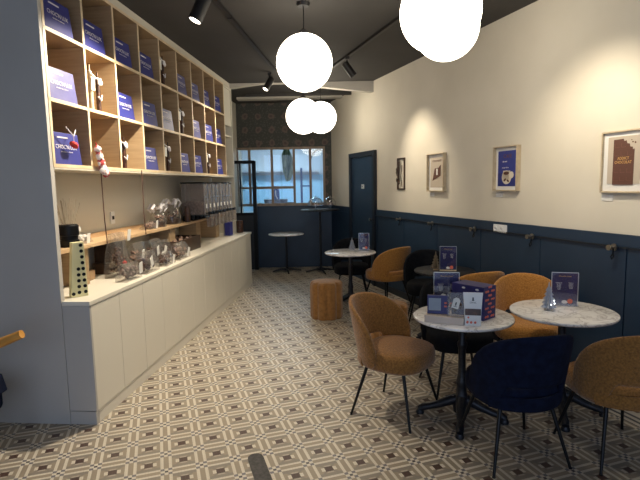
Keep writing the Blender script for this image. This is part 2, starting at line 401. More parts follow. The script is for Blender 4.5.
for x in (-.045,.045):
    o = obj('outlet', MB().lathe([(.026,0),(.026,.006),(.018,.006),(.016,.002),(0,.002)],20), 'white', t, (x-.02,-.012,0), rot=(pi/2,0,0))
    obj('pin_hole', MB().box((-.008,-.0035,0),(.005,.003,.005)).box((.008,-.0035,0),(.005,.003,.005)), 'black', o, (0,0,0), rot=(-pi/2,0,0))

# ------------------------------------------------------------------ pictures on the right wall
def picture(name, s0, s1, z0, z1, label, depth=.035, mat='frameoak', fw=.012, paper=True):
    w, h = abs(s0-s1), z1-z0
    t = thing(name, label, 'picture', Wp((s0+s1)/2,0,(z0+z1)/2), RW, 'framed pictures on the cream wall')
    mb = MB(); 
    for sg in (-1,1): mb.box((sg*(w/2-fw/2),-depth/2,0),(fw,depth,h)); mb.box((0,-depth/2,sg*(h/2-fw/2)),(w-2*fw,depth,fw))
    obj('frame', mb, mat, t, bevel=.002)
    if paper: obj('mount', MB().box((0,-.010,0),(w-2*fw,.008,h-2*fw)), 'paper', t)
    return t, w, h
def cap(s, z, label):
    tag(obj('caption_card', MB().box((0,-.003,0),(.10,.004,.045)), 'paper', None, Wp(s,0,z), RW), label, 'card', 'small caption cards under the pictures')
# 4: chocolate bar poster, cut by the right edge
t, w, h = picture('framed_poster', .408, .04, 1.545, 2.005, 'framed poster of a bitten brown chocolate bar at the right edge')
obj('poster_ground', MB().box((.0,-.016,.012),(w-.10,.003,h-.11)), 'beigeart', t)
mb = MB(); mb.prism([(-.085,.165),(-.085,-.17),(.085,-.17),(.085,.09),(.072,.085),(.07,.105),(.05,.108),(.045,.130),(.025,.133),(.018,.155),(.0,.15),(-.005,.168)],-.021,-.0175)
obj('chocolate_bar', mb, 'chocart', t)
for i in range(3):
    for j in range(5):
        if (i == 2 and j == 4) or j == 2: continue
        obj('bar_square', MB().box((-.055+.053*i,-.022,-.14+.062*j),(.040,.001,.004)).box((-.073+.053*i,-.022,-.127+.062*j),(.004,.001,.03)), 'chocart2', t)
text('lettering','ADDICT\nCHOCOLAT',.030,'goldprint',t,(0,-.0225,.01),sx=.85,sp=.95)
mb = MB(); mb.box((.07,-.019,.14),(.012,.002,.008)).box((.09,-.019,.135),(.01,.002,.012)).box((.06,-.019,.155),(.007,.002,.006)); obj('crumbs', mb, 'chocart', t)
# 3: blue coffee cup poster
t, w, h = picture('framed_poster', 1.675, 1.325, 1.55, 1.99, 'framed blue poster with a coffee cup drawing', .05)
obj('poster_ground', MB().box((0,-.016,.05),(w-.09,.003,h-.19)), 'blueart', t)
obj('poster_base', MB().box((0,-.0165,-.108),(w-.09,.003,.13)), 'blueart2', t)
obj('cup_drawing', MB().lathe([(.0,0),(.068,0),(.068,.002),(0,.002)],32).box((0,.02,0),(.10,.09,.004)).lathe([(.022,-.0005),(.034,-.0005),(.034,.0025),(.022,.0025)],20,(.068,.022,0)), 'cupart', t, (0,-.018,-.085), rot=(pi/2,0,0))
obj('coffee_drawing', MB().lathe([(0,0),(.040,0),(.040,.002),(0,.002)],24), 'chocart', t, (0,-.0215,-.045), rot=(pi/2,0,0)).scale = (1,.4,1)
obj('bean_drawing', MB().blob((-.02,-.04,0),(.024,.014,.001),(0,0,.6),1).blob((.025,-.05,0),(.022,.012,.001),(0,0,-.5),1), 'chocart', t, (0,-.022,-.07), rot=(pi/2,0,0))
text('lettering','CAFE',.052,'chocart2',t,(.01,-.019,.12)); text('small_lettering','dis-moi',.022,'print',t,(-.03,-.019,.07)); text('small_lettering','un peu de toi',.018,'print',t,(-.02,-.019,.01))
# 2: dark bar wrapper poster
t, w, h = picture('framed_poster', 2.97, 2.585, 1.535, 2.0, 'framed pale poster with a dark tilted chocolate shape', .05)
obj('poster_ground', MB().box((0,-.016,0),(w-.10,.003,h-.10)), 'beigeart', t)
obj('dark_shape', MB().prism([(-.09,-.10),(.09,-.04),(.09,.09),(.05,.06),(-.04,.05)],-.021,-.0175), 'chocart', t)
obj('pale_shape', MB().lathe([(0,0),(.018,0),(.018,.002),(0,.002)],16).box((0,-.03,.001),(.03,.06,.002)), 'paper', t, (.015,-.0215,.03), rot=(pi/2,0,0))
text('lettering','CHOCOLAT',.036,'chocart2',t,(0,-.019,.14))
# 1: small metal frame with dangling ornament
t, w, h = picture('wall_ornament', 3.83, 3.61, 1.55, 2.0, 'narrow dark metal wall ornament with leaves, nearest the door', .02, 'darkwood', .022, False)
mb = MB(); mb.tube([(-.06,-.015,.2),(-.05,-.02,.05),(-.07,-.015,-.08)],.009,8); mb.tube([(.03,-.015,.12),(.0,-.015,-.05),(.035,-.015,-.18)],.005,8)
for i in range(9): mb.blob((-.065+random.uniform(-.03,.04),-.03,.16-.035*i),(.028,.008,.034),(0,random.uniform(-1,1),0),1,.1)
obj('metal_leaves', mb, 'darkwood', t)
cap(.36,1.505,'small white caption card under the chocolate bar poster'); cap(1.62,1.51,'small white caption card under the blue coffee poster'); cap(2.90,1.495,'small white caption card under the pale poster')

# ------------------------------------------------------------------ counter
LC = 4.86
ct = thing('counter','long cream counter with flat panelled front running below the shelves','counter',Ap(0,0),RA)
obj('carcass', MB().box((LC/2+.02,.30,.475),(LC-.045,.55,.77)), 'counter', ct)
for k in range(12):
    a0 = .41+.4*(k-1) if k else .02; a1 = min(.41+.4*k, LC)
    obj('front_panel', MB().box(((a0+a1)/2,.012,.475),(a1-a0-.004,.022,.75)), 'counter', ct, bevel=.002)
obj('plinth', MB().box((LC/2+.02,.295,.048),(LC-.045,.575,.094)), 'counter', ct)
obj('plinth_end', MB().box((.022,.102,.048),(.04,.19,.094)), 'partition', ct)
obj('end_panel', MB().box((.012,.099,.476),(.020,.196,.752)), 'partition', ct)
obj('countertop', MB().slab([(0,-.004),(LC,-.004),(LC,.59),(.042,.59),(.042,.198),(0,.198)],.853,.883), 'counter', ct, bevel=.003)

# shelving unit
SO, SD = .20, .38
sh = thing('shelving_unit','wall-high oak cubby shelving with cream surround above the counter','shelf',Ap(0,SO),RA)
P = .463; s0 = .045; N = 9
rows = [1.82, 2.257, 2.715, 3.17]
obj('back_panel', MB().box((s0+P*N/2,SD+.005,2.50),(P*N,.012,1.36)), 'oak', sh)
for z in rows:
    obj('shelf', MB().box((s0+P*N/2,SD/2,z-.011),(P*N+.02,SD,.022)), 'oak', sh)
    obj('shelf_edge', MB().box((s0+P*N/2,-.001,z-.011),(P*N+.02,.004,.024)), 'oakedge', sh)
for k in range(N+1):
    for j in range(3):
        obj('divider', MB().box((s0+P*k,SD/2,(rows[j]+rows[j+1]-.022)/2),(.022,SD-.002,rows[j+1]-rows[j]-.022)), 'oak', sh)
    obj('divider_edge', MB().box((s0+P*k,-.001,2.484),(.024,.004,1.348)), 'oakedge', sh)
obj('cornice', MB().box((2.36,.10,3.205),(4.60,.19,.066)), 'shelfcream', sh)
E_ = 4.665
mb = MB(); mb.box((E_-.01,.185,1.62+.42),(.02,.37,2.30)); mb.box((4.44,.19,1.80),(.44,.37,.03)); mb.box((4.44,.20,2.42),(.44,.36,.025)); mb.box((4.44,.19,3.15),(.44,.37,.03)); mb.box((4.44,.03,2.86),(.40,.02,.56))
obj('end_cabinet', mb, 'shelfcream', sh)
obj('underside_panel', MB().box((s0+P*N/2,SD/2,1.790),(P*N,SD,.012)), 'shelfcream', sh)

# gift bags in the cubbies
def gift_bag(mat):
    t = thing('gift_bag','navy landscape gift bag','bag')
    w_, h_, d_ = .335, .225, .09
    mb = MB(); mb.box((0,0,h_/2),(w_,d_,h_)); 
    for v in mb.bm.verts:
        if v.co.z > .1: v.co.y *= .45
    obj('body', mb, mat, t, bevel=.002)
    mb = MB()
    mb.box((-.02,-.026,h_-.035),(.115,.004,.009)); obj('ribbon_handle', mb, 'print', t)
    text('lettering',"CHOC'N LUX",.041,'print',t,(0,-.0385,.122),rot=(pi/2-.11,0,0),sx=.95)
    text('small_lettering','chocolats et confiseries',.014,'print',t,(0,-.042,.090),rot=(pi/2-.11,0,0))
    return t
bagd = gift_bag('bag'); bagl = gift_bag('baglight')
names = ['lowest row','middle row','top row']; nth = ['first','second','third','fourth','fifth','sixth','seventh','eighth','ninth']
layout = {2:'BBBB.LLBB', 1:'L.BBL.LBB', 0:'B..B.BB.B'}
used = {'B':False,'L':False}
for r in (2,1,0):
    for c, ch in enumerate(layout[r]):
        if ch == '.': continue
        src = bagd if ch == 'B' else bagl
        loc = Ap(s0+P*c+.20, SO+.055+random.uniform(0,.015), rows[r]+.0005); rz = RA + R(random.uniform(-2,2))
        lab = ('navy blue' if ch == 'B' else 'paler lavender-blue')+' gift bag in the %s of cubbies, %s cubby from the left' % (names[r], nth[c])
        if not used[ch]:
            used[ch] = True; o = src; o.location = loc; o.rotation_euler = (0,0,rz); o['label'] = lab; o['group'] = 'gift bags in the cubbies'
        else: dup(src, loc, rz, lab, 'gift bags in the cubbies')

# pompom hanging over the first bag of the lowest row
t = thing('red_ornament','red pompom ornament hanging in front of the leftmost lowest gift bag','ornament',Ap(s0+.215,SO-.02,1.97),RA)
obj('pompom', MB().blob((0,0,-.01),(.042,.022,.022),(0,.3,0),2,.15), 'red', t, smooth=True)
obj('cord', MB().tube([(-.07,.01,.11),(0,0,.05),(.045,.01,.10)],.0045,6), 'print', t); obj('hanger', MB().tube([(0,0,.05),(0,0,.01)],.002,6), 'print', t)
# plush garland hanging from the second lowest cubby
t = thing('plush_garland','red and white knitted stocking garland hanging at the lowest shelf edge','ornament',Ap(s0+P+.055,SO-.035,1.80),RA)
mb = MB(); 
for i,(x,z,a) in enumerate(((-.02,.15,.028),(.0,.10,.036),(.02,.05,.042),(.04,.0,.040),(.075,-.03,.032))): mb.blob((x,0,z),(a,.026,a*1.1),(0,.4,0),2,.12)
obj('stocking', mb, 'pinkwhite', t, smooth=True); obj('cord', MB().tube([(-.02,0,.17),(-.03,.01,.20)],.004,6), 'red', t)
obj('hanging_cord', MB().tube([(.04,.02,-.01),(.06,.03,-.2),(.055,.025,-.40),(.08,.03,-.60)],.0045,6), 'chocart', t)
# pairs of bottles / sticks with tags
def sticks(s, z, label, red=False, hh=.30):
    t = thing('tagged_sticks', label, 'bottle', Ap(s-.03,SO+.05,z+.0005), RA, 'tagged gift sticks in the cubbies')
    if red:
        obj('red_tube', MB().lathe([(0,0),(.028,0),(.028,.14),(.012,.15),(.012,.17),(0,.17)],16,(-.055,0,0)), 'red', t, smooth=True)
    else:
        obj('stick', MB().lathe([(0,0),(.019,0),(.017,hh),(.006,hh+.01),(.006,hh+.05),(0,hh+.05)],12,(-.06,0,0)), 'stick' if z > 2.2 and s < 1 else 'choc', t, smooth=True)
    obj('stick', MB().lathe([(0,0),(.019,0),(.016,hh-.03),(.006,hh-.02),(.006,hh+.02),(0,hh+.02)],12,(.05,0,0)), 'choc', t, smooth=True)
    if red: obj('hanging_cord', MB().tube([(-.02,-.185,-.02),(-.01,-.18,-.2),(-.015,-.18,-.40),(.005,-.18,-.60)],.0045,6), 'chocart', t)
    obj('tag', MB().box((-.06,-.024,hh*.68),(.05,.003,.10),(0,.1,0)), 'paper', t)
    obj('ribbon_bow', MB().blob((.05,-.02,hh*.80),(.036,.012,.028),(0,.3,0),2,.2), 'print', t, smooth=True)
    obj('ribbon', MB().tube([(-.09,-.02,hh*.95),(-.02,-.028,hh*.85),(.07,-.02,hh*.88)],.006,6), 'print', t, smooth=True); obj('ribbon', MB().tube([(.01,-.02,hh*.4),(.035,-.03,hh*.30),(.07,-.02,hh*.46)],.006,6), 'print', t, smooth=True)
sticks(s0+P*1.5,rows[1],'two tall thin gift sticks with white tag and heart in the middle row, second cubby')
sticks(s0+P*4.5-.05,rows[2],'two dark gift sticks with white label in the top row, fifth cubby')
sticks(s0+P*5.5-.03,rows[1],'two dark gift sticks with silver ribbon in the middle row, sixth cubby')
sticks(s0+P*4.5-.03,rows[0],'two dark gift sticks with white tag in the lowest row, fifth cubby')
sticks(s0+P*7.5-.03,rows[0],'two dark gift sticks with silver ribbon in the lowest row, eighth cubby')
sticks(s0+P*2.3,rows[0],'red tube and dark stick with ribbon in the lowest row, third cubby',True,.26)
# end cabinet contents
tag(obj('white_box', MB().box((0,0,.14),(.10,.14,.28)), 'paper', None, Ap(4.38,SO+.12,2.434), RA, bevel=.003),'white box standing on the upper ledge of the cream end cabinet','box')
t = thing('wrapped_sweets','pink and white wrapped sweets bag on the lower ledge of the end cabinet','sweets',Ap(4.40,SO+.10,1.8155),RA)
obj('bag_body', MB().blob((0,0,.13),(.085,.06,.13),None,3,.05).blob((0,0,.32),(.045,.03,.10),None,2,.1), 'paper', t, smooth=True); obj('ribbon', MB().lathe([(.03,.24),(.038,.25),(.03,.26)],14), 'red', t)

# cords hanging down from the shelf, wall socket, light strip on the niche wall
t = thing('wall_outlet','small white outlet on the niche wall under the cubbies','socket',Ap(1.50,.6,1.36),RA)
obj('plate', MB().box((0,-.006,0),(.075,.010,.12)), 'white', t, bevel=.003); obj('outlet', MB().box((0,-.013,0),(.035,.004,.035)), 'black', t)

# riser board on the counter
rb = thing('riser_board','long raised oak board on block supports standing on the counter','shelf',Ap(0,0),RA)
obj('board', MB().box((2.23,.455,1.195),(4.34,.29,.030)), 'oakh', rb, bevel=.002)
obj('back_ledge', MB().box((1.1,.572,1.23),(2.0,.03,.04)), 'oakh', rb, bevel=.002)
for s_ in (.55,2.35,3.25,4.1): obj('support', MB().box((s_,.46,1.0325),(.16 if s_>2 else .10,.24,.293)), 'oak', rb)

# ------------------------------------------------------------------ things on the counter
ZC = .8835
t = thing('dotted_gift_box','tall pale lime tapered card box with black dots on the counter end','box',Ap(.17,.175,ZC),RA-R(42))
mb = MB(); mb.box((0,0,.195),(.115,.06,.39))
for v in mb.bm.verts:
    if v.co.z > .1: v.co.x = v.co.x*.66+.012
obj('box_body', mb, 'yellowgreen', t, bevel=.002)
for q in [(.040-.0016*i,.032+.042*i) for i in range(9)]+[(-.003+.0012*i,.032+.042*i) for i in range(5)]+[(-.042,.025)]:
    obj('black_dot', MB().lathe([(0,0),(.0125,0),(.0125,.002),(0,.002)],14), 'black', t, (q[0],-.0305,q[1]), rot=(pi/2,0,0))
t = thing('black_jar','black jar holding thin dried sticks behind the dotted box','jar',Ap(.42,.375,1.211),RA)
obj('jar_body', MB().lathe([(0,0),(.070,0),(.074,.01),(.074,.05),(.066,.055),(.066,.085),(.074,.09),(.074,.16),(.062,.17),(0,.165)],24), 'black', t, smooth=True)
obj('label', MB().box((.04,-.064,.13),(.03,.004,.03)), 'paper', t)
mb = MB()
for i in range(22):
    a_ = random.uniform(0,2*pi); k = random.uniform(.3,1); mb.tube([(.03*k*cos(a_),.03*k*sin(a_),.12),(.13*k*cos(a_),.09*k*sin(a_),.36+random.uniform(-.03,.01))],.0016,5)
obj('sticks', mb, 'stick', t)
tag(obj('kraft_box', MB().box((0,0,.04),(.20,.12,.08)), 'kraft', None, Ap(.72,.47,ZC), RA+.1, bevel=.002),'small light kraft box under the left end of the riser board','box')
tag(obj('kraft_box', MB().box((0,0,.05),(.28,.16,.10)), 'darkwood', None, Ap(1.15,.47,ZC), RA, bevel=.002),'flat dark brown box under the riser board, lower of two','box')
tag(obj('kraft_box', MB().box((0,0,.085),(.24,.15,.17)), 'darkwood', None, Ap(1.17,.475,ZC+.1005), RA, bevel=.002),'dark brown box stacked on the flat brown box under the riser board','box')
# cellophane bags
def cello_bag(s, o, w_, h_, d_, label, rz=0, fill='choc', red=False, tags=((.02,.5),), z=ZC, up=False):
    t = thing('cellophane_bag', label, 'bag', Ap(s,o,z+.001), RA+rz, 'cellophane sweet bags on the counter')
    mb = MB()
    for i in range(34): mb.blob((random.uniform(-.38,.38)*w_,random.uniform(-.24,.24)*d_,random.uniform(.10,.62)*h_+.012),(.024,.02,.018),(random.random(),random.random(),0),1,.15)
    obj('chocolates', mb, fill, t, smooth=True)
    mb = MB().box((0,0,h_/2),(w_,d_,h_)); bmesh.ops.subdivide_edges(mb.bm, edges=mb.bm.edges[:], cuts=3, use_grid_fill=True)
    for v in mb.bm.verts:
        f = v.co.z/h_; v.co.y *= (1-.75*f*f); v.co.x *= (1-.10*f); 
        if v.co.z > .004: v.co += Vector((random.uniform(-1,1),random.uniform(-1,1),random.uniform(-.5,.3)))*.009
        v.co.z = max(v.co.z, 0)
    obj('wrapping', mb, 'cello', t, smooth=True)
    for x, f in tags: obj('tag', MB().box((x,-d_*.5-.008,h_*f),(.055,.003,.10),(.12,random.uniform(-.5,.3),0)), 'paper', t)
    if red: obj('red_sweet', MB().blob((.05,-d_*.3,h_*.3),(.03,.02,.02),None,1), 'red', t)
    return t
cello_bag(.92,.265,.22,.38,.13,'tall clear cellophane bag of dark figures with white tag, nearest the dotted box',0,'choc',True,((.09,.93),),)
cello_bag(.78,.10,.26,.14,.10,'low crumpled cellophane bag at the counter edge in front of the tall bag',-.05,'sweets',False,((.10,.6),))
cello_bag(1.14,.105,.28,.19,.12,'clear bag of dark chocolates with slanted white tag near the counter edge',.0,'choc',False,((-.04,.55),))
cello_bag(1.30,.27,.30,.25,.12,'clear bag of red-brown chocolates behind the front bags',.05,'jam',True,((-.02,.55),))
cello_bag(1.66,.27,.28,.24,.13,'clear chocolate bag with large white tag standing mid-counter',.0,'choc',False,((-.05,.55),(.06,.25)))
cello_bag(1.56,.105,.30,.12,.12,'small clear chocolate bag with white price card at the counter edge',.1,'choc',False,((.05,.35),))
cello_bag(1.96,.115,.32,.17,.13,'clear bag of mixed sweets next to the brown tray',.0,'jam',False,((.08,.35),))
cello_bag(1.97,.30,.22,.20,.12,'clear sweet bag at the rear, leaning before the brown tray',.0,'choc',False,((-.1,.5),))
t = thing('wooden_tray','dark brown wooden tray box on the counter below the riser board','tray',Ap(2.50,.345,ZC),RA)
mb = MB(); mb.box((0,0,.01),(.78,.30,.02))
for sg in (-1,1): mb.box((sg*.38,0,.09),(.02,.30,.14)); mb.box((0,sg*.14,.09),(.74,.02,.14))
obj('tray_body', mb, 'darkwood', t, bevel=.002)
mb = MB(); 
for i in range(30): mb.blob((random.uniform(-.33,.33),random.uniform(-.09,.09),.10+random.uniform(0,.05)),(.035,.03,.02),(random.random(),0,0),1,.1)
obj('tray_contents', mb, 'jam', t, smooth=True)['kind'] = 'stuff'
# baskets wrapped in white ribbon on the board
ZR = 1.211
def hamper(s, o, k, label):
    t = thing('wrapped_hamper', label, 'gift', Ap(s,o,ZR), RA, 'ribboned hampers on the riser board')
    obj('basket', MB().lathe([(0,0),(.075*k,0),(.09*k,.06*k),(.088*k,.065*k),(0,.06*k)],24), 'darkwood', t, smooth=True)
    mb = MB()
    for i in range(12): mb.blob((random.uniform(-.06,.06)*k,random.uniform(-.06,.06)*k,(.07+random.uniform(0,.06))*k),(.026,.02,.02),None,1,.1)
    obj('chocolates', mb, 'jam', t, smooth=True)
    obj('wrapping', MB().lathe([(.09*k,.0),(.10*k,.08*k),(.07*k,.17*k),(.02*k,.21*k),(.05*k,.25*k)],20), 'cello', t, smooth=True)
    mb = MB()
    for a_ in range(6): 
        q = a_*pi/3+.3; mb.tube([(.02*cos(q),.02*sin(q),.21*k),(.13*k*cos(q),.06*k*sin(q),.255*k),(.21*k*cos(q),.07*k*sin(q),.215*k),(.15*k*cos(q),.05*k*sin(q),.175*k)],[.012,.018,.016,.008],6)
    obj('bow', mb, 'print', t, smooth=True)
hamper(2.16,.42,.95,'gift hamper with white bow on the riser board, left of the pair')
hamper(2.58,.43,1.12,'taller gift hamper with white bow next to the dispensers')
tag(obj('dark_bottle', MB().lathe([(0,0),(.033,0),(.033,.14),(.028,.16),(.028,.20),(0,.20)],18), 'choc', None, Ap(2.84,.33,ZR), RA, smooth=True),'slim dark labelled tin standing beside the dispensers','tin')
cello_bag(1.95,.42,.30,.07,.12,'flat clear bag lying on the middle of the riser board',.1,'jam',False,((.02,.5),),z=ZR)
cello_bag(.62,.42,.26,.06,.12,'flat clear bag lying on the left end of the riser board',.1,'paper',False,((.02,.5),),z=ZR)
# dispensers
def dispenser(): 
    t = thing('sweet_dispenser','','dispenser')
    w_ = .140
    obj('bin', MB().box((0,.14,.275),(w_,.30,.40)), 'dispglass', t, bevel=.006)
    obj('sweets', MB().box((0,.15,.16),(w_-.02,.26,.15)).blob((0,.15,.235),(w_/2-.012,.12,.03)), 'sweets', t)
    obj('lid', MB().box((0,.14,.485),(w_-.004,.31,.018)), 'black', t, bevel=.003)
    obj('bin_highlight', MB().box((-w_/2+.004,-.012,.275),(.006,.004,.40)).box((w_/2-.004,-.012,.275),(.006,.004,.40)).box((0,-.012,.30),(w_-.01,.004,.006)), 'steel', t)  # pale lines modelled as highlights along the bin edges
    obj('handle', MB().tube([(0,0,.10),(0,-.06,.10)],.012,10).box((0,-.06,.10),(.12,.025,.035)), 'black', t, bevel=.003)
    obj('chute', MB().prism([(-.045,.08),(.045,.08),(.030,-.075),(-.030,-.075)],-.085,-.02), 'dispglass', t)
    obj('label', MB().box((0,-.013,.19),(.05,.003,.05)), 'paper', t)
    obj('rear_foot', MB().box((0,.25,.035),(w_-.02,.06,.07)), 'black', t)
    return t
dp = None
for k in range(8):
    lab = 'clear gravity dispenser, %s from the left in the row of eight' % nth[k]
    if k == 0: lab = 'clear gravity dispenser at the left end of the row, its long side facing us'
    if k == 7: lab = 'clear gravity dispenser at the far right end of the row of eight'
    loc = Ap(2.98+.163*k,.14,ZR)
    if dp is None:
        dp = dispenser(); dp.location = loc; dp.rotation_euler = (0,0,RA); dp['label'] = lab; dp['group'] = 'row of sweet dispensers'
    else: dup(dp, loc, RA, lab, 'row of sweet dispensers')
t = thing('blue_box','small blue display box with silver stand under the far dispensers','box',Ap(4.30,.22,ZC),RA)
obj('box_body', MB().box((0,0,.11),(.16,.08,.20)), 'bag', t); obj('stand', MB().box((0,0,.005),(.20,.12,.01)).box((0,.05,.12),(.19,.01,.24)), 'steel', t)
tag(obj('dark_canister', MB().lathe([(0,0),(.05,0),(.055,.01),(.055,.19),(.05,.20),(0,.20)],20), 'choc', None, Ap(4.735,.16,ZC), smooth=True),'dark round canister at the far end of the counter','canister')

# ------------------------------------------------------------------ chairs
def tub_chair(fab):
    t = thing('tub_chair','','chair')
    # seat cushion
    def sup(k, n=48, rx=.252, ry=.245, e=2.7, cy=.015):
        return [(k*rx*math.copysign(abs(cos(2*pi*i/n))**(2/e),cos(2*pi*i/n)), cy+k*ry*math.copysign(abs(sin(2*pi*i/n))**(2/e),sin(2*pi*i/n))) for i in range(n)]
    mb = MB(); rings = []
    for k, z in ((.80,.365),(.93,.368),(.99,.385),(1.0,.42),(1.0,.455),(.97,.480),(.90,.493),(.75,.501),(.5,.505),(.2,.507)):
        rings.append([mb.bm.verts.new((x,y,z)) for x,y in sup(k)])
    for A_, B_ in zip(rings, rings[1:]):
        for i in range(48): mb.bm.faces.new((A_[i],A_[(i+1)%48],B_[(i+1)%48],B_[i]))
    mb.bm.faces.new(rings[0][::-1]); mb.bm.faces.new(rings[-1])
    obj('seat', mb, fab, t, smooth=60)
    # wrapped backrest with lumbar slot
    mb = MB(); rings = []; n = 60; PM = R(84)
    def ss(a, b, x): 
        x = min(max((x-a)/(b-a),0),1); return x*x*(3-2*x)
    for i in range(n+1):
        ph = -PM + 2*PM*i/n; ap = abs(math.degrees(ph))
        zt = .475 + .358*math.sqrt(max(0,1-(ap/85)**2.3)); zb = .385 + .130*(1-ss(34,48,ap)); 
        th = .040
        if ap > 76: zb = zb + (zt-zb)*.20*((ap-76)/8)**2; th = .036
        ring = []
        m_ = 16
        for j in range(m_):
            q = 2*pi*j/m_; cz = (zt+zb)/2; hz = (zt-zb)/2
            ez = math.copysign(abs(sin(q))**.35, sin(q)); er = math.copysign(abs(cos(q))**.6, cos(q))
            z = cz + hz*ez; rad = 1 + .16*(z-.42)/.4; 
            rr = (th/2)*er
            bx = .262*rad; by = .262*rad
            x = (bx+rr)*sin(ph); y = -(by+rr)*cos(ph) - .10*(z-.42)*max(0,cos(ph)) + .012
            ring.append(mb.bm.verts.new((x,y,z)))
        rings.append(ring)
    for A_, B_ in zip(rings, rings[1:]):
        for j in range(16): mb.bm.faces.new((A_[j],A_[(j+1)%16],B_[(j+1)%16],B_[j]))
    mb.bm.faces.new(rings[0][::-1]); mb.bm.faces.new(rings[-1])
    obj('backrest', mb, fab, t, smooth=70)
    # rear apron of the shell below the slot
    mb = MB(); rings = []
    for i in range(31):
        ph = R(-56+112*i/30); ring = []
        for (rr, z) in ((.275,.375),(.285,.40),(.285,.440),(.272,.454),(.255,.448),(.252,.39)):
            ring.append(mb.bm.verts.new((rr*sin(ph), -rr*cos(ph)+.012, z)))
        rings.append(ring)
    for A_, B_ in zip(rings, rings[1:]):
        for j in range(6): mb.bm.faces.new((A_[j],A_[(j+1)%6],B_[(j+1)%6],B_[j]))
    mb.bm.faces.new(rings[0][::-1]); mb.bm.faces.new(rings[-1])
    obj('back_apron', mb, fab, t, smooth=60)
    mb = MB(); mb.tube([(-.15,.14,.36),(-.15,-.13,.36),(.15,-.13,.36),(.15,.14,.36),(-.15,.14,.36)],.010,8); obj('seat_frame', mb, 'black', t)
    for sx in (-1,1):
        for sy in (-1,1): obj('leg', MB().tube([(sx*.155,sy*.14,.37),(sx*.235,sy*.232,.006)],[.013,.0085],10).lathe([(0,0),(.010,0),(.010,.006),(0,.006)],10,(sx*.236,sy*.233,0)), 'black', t, smooth=True)
    return t
protos = {}
def chair(x, y, ang, fab, label):
    g_ = {'caramel':'caramel tub chairs','brown':'caramel tub chairs','velvet':'dark velvet tub chairs','velvetblk':'dark velvet tub chairs'}[fab]
    rz = R(ang-90)
    if fab not in protos:
        o = tub_chair(fab); o.location = (x,y,0); o.rotation_euler = (0,0,rz); o['label'] = label; o['group'] = g_; protos[fab] = o; return o
    return dup(protos[fab], (x,y,0), rz, label, g_)
chair(.53,3.40,-37,'brown','caramel boucle tub chair coloured as shaded, in front on the open floor, left of the front marble table')
chair(1.765,2.82,95,'brown','caramel boucle tub chair coloured as shaded, cut by the right edge, its slotted back towards us')
chair(1.145,2.83,99,'velvet','navy velvet tub chair nearest the camera, back turned to us')
chair(1.08,3.78,-86,'velvetblk','black velvet tub chair behind the front marble table, under the gift bags')
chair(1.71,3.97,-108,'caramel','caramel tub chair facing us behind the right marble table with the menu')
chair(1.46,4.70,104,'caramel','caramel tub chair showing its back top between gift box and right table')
chair(1.26,5.62,-100,'velvetblk','black tub chair behind the dark round table')
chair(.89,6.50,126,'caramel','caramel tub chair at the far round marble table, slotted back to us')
chair(.45,7.02,-95,'velvetblk','black tub chair behind the far marble table, mostly in shadow')

# poufs
def pouf(x, y, r, h, label):
    t = thing('scalloped_pouf', label, 'pouf', (x,y,0), .2, 'scalloped caramel poufs')
    f = lambda a_: 1-.13*(1-abs(cos(a_*4.5)))**1.4 
    obj('body', MB().lathe([(r*.97,.0),(r,.02),(r,h-.03),(r*.985,h-.012),(r*.95,h-.002)],96,fn=f), 'pouf', t, smooth=50)
    obj('seat_pad', MB().lathe([(r*.93,h-.01),(r*.93,h+.006),(r*.85,h+.016),(r*.4,h+.022),(0,h+.023)],96,fn=f), 'pouf', t, smooth=50)
pouf(.068,5.98,.205,.44,'caramel scalloped pouf standing alone left of the far marble table')
pouf(.67,4.80,.205,.44,'caramel scalloped pouf partly hidden behind the front shaded caramel chair')

# ------------------------------------------------------------------ tables
def round_table(x, y, r, ztop, label, mat='marble', foot=.29, fa=-18, ornate=True, cat='table', nf=4):
    t = thing('round_table', label, cat, (x,y,0), R(fa), 'round bistro tables')
    obj('tabletop', MB().lathe([(0,ztop-.024),(r-.014,ztop-.024),(r-.003,ztop-.019),(r,ztop-.012),(r-.002,ztop-.004),(r-.008,ztop),(0,ztop)],72), mat, t, smooth=35)
    if ornate: prof = [(.0,.05),(.055,.05),(.060,.10),(.050,.15),(.036,.19),(.034,.24),(.040,.26),(.034,.28),(.026,.33),(.026,.50),(.034,.53),(.034,.545),(.024,.56),(.024,ztop-.06),(.05,ztop-.045),(.06,ztop-.03),(0,ztop-.03)]
    else: prof = [(0,.03),(.05,.03),(.05,.06),(.022,.08),(.020,ztop-.05),(.06,ztop-.04),(.06,ztop-.03),(0,ztop-.03)]
    obj('column', MB().lathe(prof,24), 'iron', t, smooth=50)
    obj('top_bracket', MB().box((0,0,ztop-.031),(r*1.1,.035,.012)).box((0,0,ztop-.031),(.035,r*1.1,.012)), 'iron', t)
    for k in range(nf):
        a_ = 2*pi*k/nf; c_, s_ = cos(a_), sin(a_)
        if ornate: pts = [(.03,.14),(.09,.115),(.15,.085),(.21,.062),(foot-.03,.050),(foot,.030)]; rr = [.036,.034,.028,.024,.027,.024]
        else: pts = [(.02,.05),(.12,.045),(.22,.03),(foot,.015)]; rr = [.024,.020,.016,.014]
        mb = MB().tube([(p*c_,p*s_,z) for p,z in pts], rr, 12)
        if ornate: mb.lathe([(0,0),(.028,0),(.030,.012),(.022,.03),(0,.035)],16,((foot-.005)*c_,(foot-.005)*s_,0))
        obj('foot', mb, 'iron', t, smooth=50)
    return t
ZT_ = .74
round_table(.97,3.27,.335,ZT_,'round white marble bistro table in front, laden with gift bags')
round_table(1.69,3.34,.348,ZT_,'round white marble bistro table at right with tree and menu only')
round_table(.405,6.52,.345,ZT_,'round white marble bistro table in the far middle, beside the lone pouf','marble',.28,20)
round_table(1.29,5.02,.31,ZT_,'dark round bistro table against the wainscot','darkmarble',.27,0)
